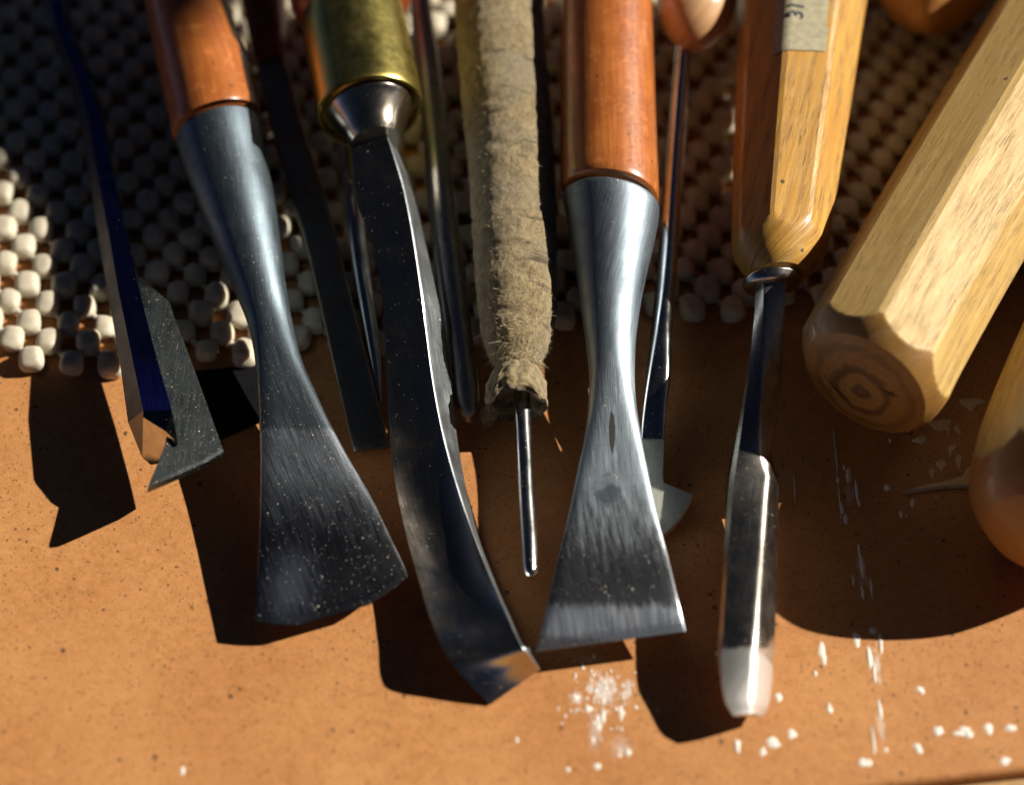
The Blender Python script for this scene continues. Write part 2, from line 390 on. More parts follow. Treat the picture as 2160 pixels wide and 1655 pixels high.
def mat_brass():
    s = NT('tarnished_brass'); c = s.coord()
    bl = s.noise(c, .3, 5, .65); f = s.noise(c, 1.6, 4, .7)
    col = s.mix(s.mr(bl, .3, .75, 0, 1), (.54, .45, .12), (.66, .54, .17))
    col = s.mix(s.mr(f, .55, .75, 0, .35), col, (.74, .6, .22))
    return s.out(Base_Color=col, Metallic=1.0, Roughness=s.mr(bl, .3, .7, .26, .36), Normal=s.bump(f, .00003, .3))
M_brass = mat_brass()
def mat_felt():
    s = NT('wrapped_felt'); c = s.coord()
    a = s.noise(s.coord(scale=(1, .6, 1)), .55, 6, .72, 1.2); b = s.noise(c, 2.6, 5, .8, 1)
    big = s.noise(c, .07, 3)
    col = s.mix(s.mr(a, .35, .62, 0, 1), (.12, .078, .032), (.42, .325, .165))
    col = s.mix(s.mr(b, .45, .7, 0, .6), col, (.54, .43, .25))
    col = s.mix(s.mr(big, .45, .65, 0, .5), col, (.27, .23, .17))
    cr = s.noise(s.coord('UVMap', (.07, .42, 1)), 1, 3, .6, .6); crm = s.math('MULTIPLY', s.mr(cr, .57, .66, 0, 1), s.mr(s.noise(c, .09, 2), .4, .52, .25, .9))
    col = s.mix(crm, col, (.075, .055, .035))
    return s.out(Base_Color=col, Roughness=.95, Specular_IOR_Level=.1, Sheen_Weight=.3, Normal=s.bump(s.math('ADD', a, b), .0005, .9))
M_felt = mat_felt()
def plain(name, col, rough=.6, n=.2, **k):
    s = NT(name); c = s.coord(); f = s.noise(c, .6, 4, .7)
    cc = s.mix(s.mr(f, .3, .7, 0, 1), tuple(x*(1-n) for x in col), tuple(min(1, x*(1+n)) for x in col))
    return s.out(Base_Color=cc, Roughness=rough, Normal=s.bump(f, .0001, .3), **k)
M_fibre = plain('felt_fibre', (.46, .37, .22), .9, .4)
M_bead = plain('cream_foam', (.58, .52, .40), .5, .14, Subsurface_Weight=.55, Subsurface_Scale=.002, Subsurface_Radius=(1, .8, .6))
M_net = plain('foam_net_thread', (.50, .46, .38), .7)
M_paint = plain('dried_white_paint', (.80, .76, .68), .6, .06)
M_chip = plain('pale_wood_shaving', (.72, .55, .30), .7)
M_table = plain('table_top_wood', (.45, .26, .10), .6)
M_dark = plain('dark_gap', (.03, .025, .02), .8)

# ------------------------------------------------------------------ board and table
def box(name, x0, x1, y0, y1, z0, z1, mat, parent=None, **k):
    V = [(x, y, z) for z in (z0, z1) for y in (y0, y1) for x in (x0, x1)]
    F = [(0, 2, 3, 1), (4, 5, 7, 6), (0, 1, 5, 4), (2, 6, 7, 3), (0, 4, 6, 2), (1, 3, 7, 5)]
    return obj(name, V, F, mat, parent, smooth=False, **k)
tb = box('table_top', -500, 500, -420, 600, -40, -3.2, M_table, kind='structure')
# board with its front edge just cutting the lower right corner of the view
e0, e1 = W(1700, 1674), W(2200, 1617)
dx, dy = (e1-e0)[:2]/np.linalg.norm((e1-e0)[:2])
def bd(t, s_, z): return (e0[0]+dx*t-dy*s_, e0[1]+dy*t+dx*s_, z)
V = [bd(-500, .6, 0), bd(260, .6, 0), bd(260, 460, 0), bd(-500, 460, 0), bd(-500, 0, -.6), bd(260, 0, -.6), bd(260, 0, -3), bd(-500, 0, -3), bd(260, 460, -3), bd(-500, 460, -3)]
board = obj('board', V, [(0, 1, 2, 3), (4, 5, 1, 0), (7, 6, 5, 4), (1, 5, 6, 8, 2), (0, 3, 9, 7, 4), (3, 2, 8, 9), (6, 7, 9, 8)], M_board, smooth=False, kind='structure')

# unseen beam and post, added on the sun's side to shade the upper left
sh = np.array(SUN)/SUN.z*900
g0, g1 = W(30, 330), W(480, 0); uu = (g1-g0)/np.linalg.norm(g1-g0); pp = np.array([-uu[1], uu[0], 0])
V = []
for z in (0, 40):
    for a_, b_ in ((-60, 0), (900, 0), (900, 260), (-60, 260)):
        V.append(g0+sh+uu*a_+pp*b_+np.array([0, 0, z]))
shade_beam = obj('added_shade_beam', V, [(0, 3, 2, 1), (4, 5, 6, 7), (0, 1, 5, 4), (1, 2, 6, 5), (2, 3, 7, 6), (3, 0, 4, 7)], M_table, smooth=False, kind='structure')
q = g0+sh+uu*820+pp*130
box('added_shade_post', q[0]-45, q[0]+45, q[1]-45, q[1]+45, -800, 899, M_table, shade_beam)

# ------------------------------------------------------------------ paint on the board
PV, PF = [], []
def blob(px, py, rx, ry, ang=0, n=14, z=.06):
    c = W(px, py); k = pxmm(c); o = len(PV); sd = random.random()*50
    pts = []; z += len(PV)*2e-6+random.random()*.05
    for i in range(n):
        t = 2*math.pi*i/n
        r = 1+.5*(noise.noise((math.cos(t)*1.3+sd, math.sin(t)*1.3, sd)))*1.2+random.uniform(-.1, .1)
        x, y = rx*r*math.cos(t)/k, ry*r*math.sin(t)/k/SE
        pts.append((x*math.cos(ang)-y*math.sin(ang), x*math.sin(ang)+y*math.cos(ang)))
    for x, y in pts: PV.append((c[0]+x, c[1]+y, .01))
    for x, y in pts: PV.append((c[0]+x*.8, c[1]+y*.8, z))
    PV.append((c[0], c[1], z))
    for i in range(n):
        j = (i+1) % n; PF.append((o+i, o+j, o+n+j, o+n+i)); PF.append((o+n+i, o+n+j, o+2*n))
for a in [(1215, 1470, 7, 6), (1240, 1494, 8, 7),
          (1262, 1525, 6, 16), (1250, 1560, 3, 9), (1272, 1510, 5, 14), (1310, 1500, 4, 14), (1325, 1585, 7, 7), (1260, 1616, 7, 7), (1306, 1592, 4, 4), (1198, 1622, 5, 5), (1090, 1560, 4, 5), (385, 1625, 6, 8),
          (1634, 1565, 18, 11), (1610, 1584, 8, 8), (1671, 1547, 8, 9), (1748, 1492, 9, 10), (1735, 1378, 7, 17), (1807, 1348, 8, 14), (1942, 1457, 9, 9), (1978, 1538, 14, 11), (2032, 1542, 24, 11), (2085, 1535, 11, 13), (2128, 1532, 14, 10),
          (1936, 1578, 13, 12), (1826, 1607, 15, 10), (1552, 1572, 9, 14), (1642, 1470, 7, 8), (2120, 1605, 16, 8), (1560, 1478, 5, 6), (1720, 1420, 3, 5)]:
    if a[2] < 9: blob(*a)
    else:
        for _ in range(3): blob(a[0]+random.uniform(-.45, .45)*a[2], a[1]+random.uniform(-.5, .5)*a[3], a[2]*random.uniform(.45, .75), a[3]*random.uniform(.4, .75))
for _ in range(60):
    blob(1268+random.gauss(0, 40), 1470+random.gauss(0, 42), random.uniform(1.2, 3.4), random.uniform(1.5, 5), n=8)
for x, y, a_, b_ in [(1940, 928, 13, 6), (1925, 1060, 5, 9), (1871, 1030, 6, 9), (1900, 1085, 4, 9), (1912, 1088, 2, 4), (1790, 1000, 7, 16), (1806, 1030, 4, 22), (1776, 1070, 4, 14), (1785, 1095, 5, 13), (1768, 1012, 5, 7),
                     (1780, 985, 3, 7), (1915, 905, 2, 7), (1878, 930, 4, 6), (1812, 1060, 4, 10), (1818, 1190, 5, 30), (1812, 1160, 3, 16), (1835, 1380, 6, 26), (1858, 1355, 4, 18), (1845, 1420, 3, 22), (1856, 1500, 4, 22), (1842, 1560, 3, 30), (1868, 1580, 5, 6), (1838, 1332, 9, 8),
                     (1512, 1380, 5, 6), (1820, 1250, 3, 12), (1800, 1225, 2, 12), (1838, 1240, 2, 18), (1763, 950, 1, 60), (1772, 1060, 1, 40), (1676, 1030, 1, 32), (1988, 1060, 1, 2), (1975, 1048, 2, 2)]:
    for _ in range(2 if b_ > 8 else 1): blob(x+random.uniform(-.3, .3)*a_, y+random.uniform(-.3, .3)*b_, a_*.8, b_*.8, n=12)
paint = obj('paint_spatter', PV, PF, M_paint, board, kind='stuff', sharp=60)

# dried glue / resin drips: pointed flakes on the shaded right of the board, each its own little chip
def chip(pts, z0, label, name='paint_flake', th=.25, mat=None):
    w_ = [W(x, y, z0) for x, y in pts]; c = sum(w_)/len(w_)
    n = len(w_); V = [tuple(p) for p in w_]+[tuple(np.array(p)*.85+c*.15+np.array([0, 0, th])) for p in w_]
    F = [tuple(range(n, 2*n))]+[(i, (i+1) % n, n+(i+1) % n, n+i) for i in range(n)]+[tuple(range(n))[::-1]]
    o = obj(name, V, F, mat or M_paintchip, smooth=False); o['label'] = label; o['category'] = 'paint flake' if name == 'paint_flake' else 'wood splinter'
    o['group'] = 'pale flakes stuck beside the right handles' if name == 'paint_flake' else 'splinters on the board'
    return o
M_paintchip = plain('pale_paint_flake', (.66, .50, .30), .6)
chip([(2022, 842), (2050, 839), (2076, 842), (2078, 850), (2060, 858), (2050, 870), (2042, 862), (2028, 854)], .02, 'widest pale triangular flake, farthest up between the two right handles')
chip([(1956, 888), (1978, 886), (2006, 884), (2004, 900), (2001, 922), (1996, 906), (1985, 912), (1970, 906)], .02, 'wide pale flake with a drip, just right of the big octagonal handle end')
chip([(1932, 924), (1944, 916), (1956, 923), (1952, 933), (1944, 938), (1936, 932)], .02, 'rounded pale flake below the right rim of the big octagonal handle')
chip([(1999, 942), (2012, 937), (2021, 938), (2014, 948), (2008, 953), (2004, 965), (2001, 952)], .02, 'bent pale flake in the middle of the cluster beside the far right handle')
chip([(1974, 975), (1984, 968), (1996, 972), (1997, 982), (1988, 990), (1987, 998), (1982, 990), (1976, 985)], .02, 'mushroom shaped pale flake above the long wood splinter')
chip([(2015, 966), (2022, 957), (2029, 962), (2027, 975), (2023, 992), (2020, 985), (2016, 976)], .02, 'tall narrow pale flake nearest the far right handle')
chip([(1959, 990), (1966, 986), (1972, 992), (1970, 1000), (1967, 1012), (1963, 1004)], .02, 'small drop shaped pale flake, leftmost above the long wood splinter')
chip([(2012, 905), (2018, 894), (2021, 903), (2028, 912), (2026, 918), (2020, 914), (2014, 908)], .02, 'tiny crooked pale flake just right of the wide dripping flake')
o = chip([(1901, 1041), (1930, 1033), (1960, 1026), (2000, 1018), (2035, 1006), (2048, 984), (2056, 990), (2058, 1024), (2040, 1030), (2000, 1030), (1960, 1034), (1925, 1040)], .1, 'long pale pointed wood splinter reaching left from the far right handle', 'wood_splinter', 1.0, M_chip)
o = chip([(2076, 1104), (2086, 1102), (2098, 1112), (2094, 1122), (2082, 1114)], .1, 'short pale wood splinter just under the far right handle end', 'wood_splinter', .5, M_chip)

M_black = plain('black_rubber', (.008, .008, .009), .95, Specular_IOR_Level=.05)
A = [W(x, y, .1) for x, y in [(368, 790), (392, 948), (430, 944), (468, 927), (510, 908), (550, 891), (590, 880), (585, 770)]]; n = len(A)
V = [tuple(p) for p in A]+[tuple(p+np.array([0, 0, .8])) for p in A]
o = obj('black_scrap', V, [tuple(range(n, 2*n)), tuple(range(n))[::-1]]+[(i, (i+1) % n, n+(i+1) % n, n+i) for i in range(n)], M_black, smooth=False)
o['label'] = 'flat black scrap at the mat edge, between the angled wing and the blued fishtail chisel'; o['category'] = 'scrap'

# ------------------------------------------------------------------ tools
# 1 leftmost V parting tool, keel up, raised
def parting_tool():
    t = thing('parting_tool', 'leftmost tool, dark steel parting tool with blue inner sheen and angled flat wing', 'chisel', W(300, 800, 0), 'carving tools laid side by side')
    # rows: outer-left edge, blue/grey edge, ridge, right edge, (z each)
    rows = [  # lox,loy,loz,  lbx,lby,lbz,  rx,ry,rz,  qx,qy,qz
        ((70, -60, 15), (95, -60, 17.5), (120, -66, 18.5), (135, -66, 15)),
        ((100, 60, 14), (118, 58, 16.6), (138, 54, 17.6), (152, 52, 14.5)),
        ((142, 160, 11.5), (160, 157, 15.8), (180, 150, 16.8), (190, 146, 13.8)),
        ((170, 262, 10.4), (188, 256, 13), (212, 248, 14.4), (220, 244, 11.4)),
        ((190, 380, 9.6), (206, 372, 12.6), (236, 362, 13.8), (240, 360, 10.5)),
        ((208, 500, 9.6), (228, 488, 13), (262, 474, 14.2), (266, 472, 11)),
        ((228, 620, 10.2), (249, 610, 13.6), (290, 596, 15), (294, 596, 12)),
        ((252, 760, 12), (277, 745, 16), (325, 735, 17), (330, 735, 14)),
        ((270, 890, 12.2), (302, 866, 16.6), (362, 864, 17.6), (360, 862, 15)),
    ]
    V, F, U = [], [], []
    for i, r in enumerate(rows):
        for k, p in enumerate(r): V.append(W(*p)); U.append((k*4., i*15.))
        b = W(*r[0]); q = W(*r[3]); V.append((b+q)/2-np.array([0, 0, 2.5])); U.append((20., i*15.))
    for i in range(len(rows)-1):
        for k in range(5):
            a, b = i*5+k, i*5+(k+1) % 5
            F.append((a, b, b+5, a+5))
    F.append((0, 4, 3, 2, 1)); 
    # keel bevel: steep polished facet facing the viewer, in which the sunlit board shows
    n = len(V); last = n-5
    nn = np.array([-.19, -.945, .265]); P0 = W(340, 905, 17.3)
    def on(px, py):
        d = W(px, py, 0)-CAM; return CAM+d*(np.dot(P0-CAM, nn)/np.dot(d, nn))
    V += [W(302, 880, 16.2), W(350, 910, 17.2), W(376, 936, 16.6), W(347, 976, 8.6), W(318, 980, 7.8), W(300, 965, 8.4)]
    V += [v+np.array([.5, 6, -1.0]) for v in V[n:n+6]]; U += [(i_, 140) for i_ in range(12)]
    KF = [tuple(n+i_ for i_ in range(6))[::-1]]+[(n+i_, n+(i_+1) % 6, n+6+(i_+1) % 6, n+6+i_) for i_ in range(6)]
    F += [(last+1, last+2, n+1, n), (last+2, last+3, n+2, n+1), (last, last+1, n, n+5), (last+4, last, n+5, n+4), (last+3, last+4, n+4, n+3), (last+3, n+3, n+2)]+KF[:1]
    mi = [1 if (f[0] % 5 == 1 and max(f) < n) else 0 for f in F]; mi = [3 if (f[0] % 5 == 0 and max(f) < n) else m_ for f, m_ in zip(F, mi)]; mi[-1] = 2
    del V[n+6:]; del U[n+6:]
    obj('shank', V, F, [M_vt, M_vblue, M_facet, M_vshade], t, uv=U, sharp=12, matidx=mi)
    # right wing plate with thickness
    pts = [(290, 596, 14.8), (322, 607, 14.4), (356, 636, 13.2), (412, 785, 13.5), (452, 895, 13.9), (472, 952, 14.2), (436, 974, 14.2), (400, 990, 14.4), (355, 1010, 14.5), (312, 1028, 14.6), (330, 985, 15.2), (352, 930, 16.0), (336, 840, 16.6), (316, 735, 16.3)]
    A = [W(*p) for p in pts]; n = len(A)
    ins = []
    c = sum(A)/n
    V = [tuple(p) for p in A]+[tuple(p+np.array([-.4, -.2, -1.5])) for p in A]
    V += [tuple(p*.955+c*.045+np.array([.1, 0, .28])) for p in A]
    F = [tuple(range(2*n, 3*n))]+[(i, (i+1) % n, 2*n+(i+1) % n, 2*n+i) for i in range(n)]+[(n+i, n+(i+1) % n, (i+1) % n, i) for i in range(n)]+[tuple(range(n, 2*n))[::-1]]
    obj('wing', V, F, M_dusty, t, uv=[(v[0], v[1]) for v in V], sharp=12)
M_vt = mat_steel('dark_mirror_steel', (.18, .19, .24), (.08, .16), .2, .04, pit=.1)
M_vblue = mat_steel('blue_reflection_steel', (.07, .07, .26), (.2, .3), .3, .03, pit=.1, zones=(((320, 740, 17), (330, 850, 17), 3, (.12, .14, .95), (.22, .3), .3),))  # blue reflection painted as base colour, brightest towards the tip
M_vshade = mat_steel('shaded_side_steel', (.11, .10, .11), (.4, .55), .3, .1)  # side turned from the sun: shade put into a darker base colour
M_facet = mat_steel('mirror_bevel', (.75, .73, .70), (.03, .06), .1, .02, pit=.05)
M_dusty = mat_steel('dusty_dark_steel', (.15, .17, .17), (.3, .42), .2, .35, dustscale=1.9)
parting_tool()

# 2 left fishtail chisel
def ferrule_lip(name, st, mat, t): return loft(name, st, mat, t, n=56, steps=3)
def fishtail_left():
    t = thing('fishtail_chisel', 'blued fishtail chisel with a round orange handle, just right of the parting tool', 'chisel', W(640, 1000, 0), 'carving tools laid side by side')
    loft('handle', [(270, -190, 30, 410, -215, 30), (290, -80, 28, 445, -110, 28), (308, 20, 26, 475, -10, 26), (335, 150, 23.5, 516, 108, 23.5), (358, 258, 21.5, 545, 213, 21.5), (362, 280, 21.2, 550, 236, 21.2), (366, 287, 21, 549, 243, 21), (378, 290, 20.9, 538, 250, 20.9)], M_lac, t, n=64, steps=8, sharp=60)
    s = [(380, 292, 20.8, 538, 252, 20.8), (371, 297, 20.6, 547, 256, 20.6), (373, 306, 20.4, 549, 264, 20.4), (398, 380, 19, 562, 335, 19), (425, 450, 17.8, 578, 412, 17.8), (462, 540, 16.2, 592, 515, 16.2), (495, 615, 14.8, 603, 600, 14.8), (524, 690, 13, 618, 685, 13), (538, 760, 11.8, 637, 762, 11.8),
         (544, 830, 10.8, 668, 836, 10.8), (548, 900, 10, 700, 905, 10)]
    th = [0, 0, 0, 0, 0, 0, 0, 9.2, 8.6, 7.8, 6.6]; m = [2, 2, 2, 2, 2, 2, 2.05, 2.3, 3, 4, 5]
    s = [tuple(list(a)+[b, c]) for a, b, c in zip(s, th, m)]
    s += [(550, 985, 9.1, 738, 975, 9.1, 5, 6, 1), (549, 1080, 8.1, 785, 1055, 8.1, 3.4, 7, 2), (545, 1190, 6.9, 826, 1138, 6.9, 1.8, 8, 3.4), (540, 1290, 5.6, 854, 1199, 5.6, .7, 8, 4.4), (539, 1309, 5.4, 860, 1216, 5.4, .25, 8, 4.4)]
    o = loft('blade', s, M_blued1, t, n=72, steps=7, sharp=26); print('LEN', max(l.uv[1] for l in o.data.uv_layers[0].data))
    # the blade face's bluish reflection is painted in its material colour
    return t
fishtail_left()

# 8 right fishtail chisel
def fishtail_right():
    t = thing('fishtail_chisel', 'pale worn grey fishtail chisel with orange handle and a dark crack in its neck', 'chisel', W(1290, 1000, 0), 'carving tools laid side by side')
    loft('handle', [(1188, -180, 36, 1366, -180, 36), (1185, -40, 33.5, 1373, -40, 33.5), (1183, 120, 30, 1379, 125, 30), (1182, 300, 26, 1386, 310, 26), (1183, 392, 24, 1390, 412, 24), (1186, 402, 23.8, 1389, 423, 23.8), (1196, 407, 23.7, 1380, 428, 23.7)], M_lac, t, n=64, steps=8, sharp=60)
    loft('handle_gap_ring', [(1194, 404, 23.8, 1382, 426, 23.8), (1194, 412, 23.5, 1382, 434, 23.5)], M_dark, t, n=48, steps=1)
    s = [(1196, 412, 23.5, 1380, 434, 23.5), (1187, 416, 23.4, 1389, 438, 23.4), (1188, 424, 23.2, 1391, 444, 23.2), (1200, 490, 21.7, 1381, 505, 21.7), (1214, 570, 20, 1364, 580, 20), (1226, 660, 18, 1348, 665, 18), (1237, 740, 15.7, 1340, 744, 15.7), (1243, 800, 14.2, 1339, 804, 14.2), (1241, 860, 13.1, 1343, 864, 13.1), (1232, 930, 12.1, 1353, 930, 12.1)]
    th = [0, 0, 0, 0, 0, 0, 0, 9.4, 8.8, 7.8]; m = [2, 2, 2, 2, 2, 2, 2.1, 2.5, 3.2, 4.4]
    s = [tuple(list(a)+[b, c]) for a, b, c in zip(s, th, m)]
    s += [(1217, 1005, 11.3, 1367, 1005, 11.3, 6.4, 6), (1198, 1095, 10.3, 1386, 1090, 10.3, 5, 7), (1172, 1200, 9.2, 1410, 1180, 9.2, 3.4, 8), (1150, 1298, 8.5, 1431, 1268, 8.5, 3.0, 8), (1138, 1345, 7.6, 1440, 1306, 7.6, 1.9, 8), (1129, 1374, 6.8, 1446, 1331, 6.8, .5, 8)]
    o = loft('blade', s, M_satin2, t, n=72, steps=7, sharp=22); print('LEN', max(l.uv[1] for l in o.data.uv_layers[0].data))
    # the deep crack: a dark recessed slit lying in the neck, with a raised burr
    P = [(1290, 866), (1294, 876), (1297, 900), (1296, 930), (1292, 958), (1288, 935), (1287, 900)]
    bpy.context.view_layer.update(); dg_ = bpy.context.evaluated_depsgraph_get(); A = []
    for x, y in P:
        x = 1291+(x-1291)*1.25; d_ = Vector(W(x, y, 10)-CAM).normalized(); h_ = sc.ray_cast(dg_, Vector(CAM*S), d_); A.append(np.array(h_[1]+h_[2]*.00008)/S)
    n = len(A); V = [tuple(p) for p in A]+[tuple(p-np.array([0, 0, 1.0])) for p in A]
    obj('crack', V, [tuple(range(n))]+[(i, n+i, n+(i+1) % n, (i+1) % n) for i in range(n)], M_dark, t, smooth=False)
    return t
fishtail_right()

# 5 big bent gouge with brass ferrule
M_side = mat_steel('ground_side_steel', (.5, .54, .58), (.3, .42), .6, .06)
def bent_gouge():
    t = thing('bent_gouge', 'large bent gouge with a brass ferrule and dark polished blade curving to the board', 'gouge', W(950, 1200, 0), 'carving tools laid side by side')
    loft('handle', [(560, -220, 37, 810, -260, 37), (590, -80, 34.5, 842, -120, 34.5), (605, -20, 33.4, 862, -55, 33.4), (625, 30, 32.7, 866, -8, 32.7), (645, 45, 32.5, 846, 12, 32.5)], M_red, t, n=64, steps=6, sharp=60)
    loft('ferrule', [(640, 40, 32.6, 846, 10, 32.6), (637, 52, 32.4, 850, 20, 32.4), (648, 130, 31, 868, 98, 31), (662, 215, 29.6, 886, 186, 29.6), (666, 240, 29.2, 890, 211, 29.2), (669, 248, 29.1, 889, 219, 29.1), (676, 246, 29.1, 882, 219, 29.1), (678, 236, 29.3, 880, 208, 29.3), (690, 232, 29.3, 866, 208, 29.3)], M_brass, t, n=72, steps=3, sharp=40)
    loft('bolster', [(690, 228, 29.4, 868, 202, 29.4), (688, 240, 29.1, 874, 214, 29.1), (696, 252, 28.8, 868, 228, 28.8), (722, 280, 28.2, 855, 262, 28.2), (733, 296, 27.9, 850, 280, 27.9), (742, 305, 27.7, 846, 292, 27.7)], M_pol, t, n=72, steps=4, sharp=30)
    s = [(737, 290, 28, 805, 251, 30, 8), (744, 350, 26.2, 830, 326, 28.6, 8), (753, 424, 24, 852, 400, 26.6, 7.8), (777, 492, 22, 867, 475, 24.6, 7.4), (793, 550, 20.3, 878, 545, 22.8, 7.2), (805, 622, 18.2, 889, 620, 20.8, 7), (812, 690, 15.8, 898, 690, 18.2, 7.2), (815, 790, 13, 912, 795, 15.5, 7),
         (821, 900, 10.6, 933, 907, 12.8, 6.8), (832, 1005, 8.2, 960, 1008, 10.2, 6), (853, 1112, 6.7, 994, 1110, 8.3, 5.4), (878, 1205, 6.3, 1030, 1202, 7.8, 4.6), (905, 1296, 7, 1068, 1288, 8.3, 3.8), (938, 1374, 8.2, 1102, 1360, 9.2, 2.8), (985, 1436, 4.4, 1122, 1388, 6.4, 1.6), (1034, 1485, .5, 1140, 1411, 2.6, .3)]
    def bar(i, hw, hb, d, tot, n):
        th = hb; f = min(1, th/2); sl = .12+.25*math.exp(-((d/tot-.41)/.15)**2)
        q = d/tot; dish = -hw*np.interp(q, [0, .35, .6, .76, .86, .935, 1], [0, 0, .2, .5, .3, 0, .1])
        P = [(x, th+dish*(1-x*x/hw/hw)*f) for x in np.linspace(-hw, hw*.93, 15)]
        P += [(hw*.97, th-.04*f), (hw, th-.22*f), (hw+.16*f, th-.55*f)]
        P += [(hw*(1+sl*k/5*f), th-.6*f-k/5*(2*th-.9*f)) for k in range(1, 6)]
        P += [(hw*.9, -th), (0, -th*1.05), (-hw*.7, -th), (-hw*.9, -th*.6), (-hw*.985, 0)]
        bar.flag[i] = [15 <= k <= 22 for k in range(len(P))][::-1]
        return P[::-1]
    bar.flag = {}
    loft('blade', s, M_pol, t, steps=7, top=True, sharp=20, prof=bar, capmat=M_side)
    return t
bent_gouge()

# 3 flat thin blade, 4 slim bright gouge, 6 dark gouge beside felt
def flat_blade():
    t = thing('flat_chisel', 'thin dark flat chisel blade with a scribbled mark, between the blued fishtail and bent gouge', 'chisel', W(760, 900, 0), 'carving tools laid side by side')
    s = [(540, 130, 16, 600, 115, 16, 2.2, 9), (575, 280, 13.5, 640, 262, 13.5, 2.2, 9), (612, 400, 12, 680, 385, 12, 2, 9), (655, 560, 9.8, 722, 545, 9.8, 2, 9), (690, 710, 7.5, 760, 695, 7.5, 1.8, 9), (722, 850, 5.5, 795, 836, 5.5, 1.6, 9), (743, 940, 4.2, 819, 928, 4.2, 1.4, 9), (747, 952, 3.8, 822, 942, 3.8, .8, 8)]
    loft('blade', s, M_flat, t, n=48, steps=6, top=True, sharp=24)
    loft('handle', [(470, -140, 19, 570, -165, 19), (510, 10, 17.5, 603, -14, 17.5), (535, 110, 16, 606, 92, 16), (545, 132, 15.6, 598, 118, 15.6)], M_red, t, n=40, steps=5)
    # scribbled maker's mark
    pts = [(803, 919), (797, 918), (790, 921), (785, 919), (780, 924), (781, 931), (786, 937), (793, 940), (799, 937), (804, 931), (806, 935), (811, 931), (815, 936)]
    V, F = [], []
    for i, (x, y) in enumerate(pts):
        z = 4.25+(940-y)*.0145+.06
        for d in (-.9, .9): V.append(W(x+d*.7, y+d, z))
    for i in range(len(pts)-1): F.append((2*i, 2*i+1, 2*i+3, 2*i+2))
    obj('engraved_mark', V, F, M_dark, t, smooth=False)
M_flat = mat_steel('dull_dark_steel', (.34, .30, .24), (.3, .42), .15, .1)
flat_blade()
def slim_gouge():
    t = thing('slim_gouge', 'slim bright pointed gouge half hidden left of the bent gouge blade', 'gouge', W(770, 700, 0), 'carving tools laid side by side')
    def prof(i, hw, hb, d, tot, n):
        o = [(math.cos(a)*hw, math.sin(a)*hw*.9-hw*.3) for a in np.linspace(math.pi, 0, 17)]
        k = [(math.cos(a)*hw*.8, math.sin(a)*hw*.6-hw*.3) for a in np.linspace(0, math.pi, 17)]
        return (o+k)[::-1]
    loft('blade', [(640, 60, 17, 676, 54, 17), (690, 220, 14, 728, 212, 14), (712, 320, 12.5, 752, 312, 12.5), (722, 430, 11, 766, 424, 11), (740, 560, 9, 780, 552, 9), (762, 680, 7, 796, 674, 7), (785, 790, 5.2, 806, 786, 5.2), (799, 850, 4.2, 807, 848, 4.2)], M_mirror, t, steps=6, prof=prof, sharp=50)
slim_gouge()
M_dim = mat_steel('dim_grey_steel', (.30, .31, .32), (.26, .36), .2, .08)
M_foot = mat_steel('satin_foot_steel', (.55, .54, .48), (.5, .6), .2, .05)
def dark_gouge():
    t = thing('dark_gouge', 'dark steel gouge with blunt end, between the bent gouge and felt wrapped awl', 'gouge', W(980, 800, 0), 'carving tools laid side by side')
    def prof(i, hw, hb, d, tot, n):
        o = [(math.cos(a)*hw, math.sin(a)*hw*.75-hw*.2) for a in np.linspace(math.pi, 0, 25)]
        k = [(math.cos(a)*hw*.82, math.sin(a)*hw*.5-hw*.3) for a in np.linspace(0, math.pi, 25)]
        return (o+k)[::-1]
    loft('blade', [(858, -150, 22, 898, -152, 22), (864, 0, 20, 908, -3, 20), (876, 150, 18, 930, 146, 18), (893, 300, 16, 945, 296, 16), (903, 440, 14, 963, 436, 14), (920, 590, 11.5, 982, 586, 11.5), (942, 740, 9, 1001, 735, 9), (958, 850, 7.2, 1012, 842, 7.2), (966, 868, 6.2, 1011, 860, 6.2, 0, 0, .9), (972, 880, 5.0, 1008, 872, 5.0, 0, 0, 1.2)], M_dim, t, steps=6, prof=prof, sharp=40)
dark_gouge()

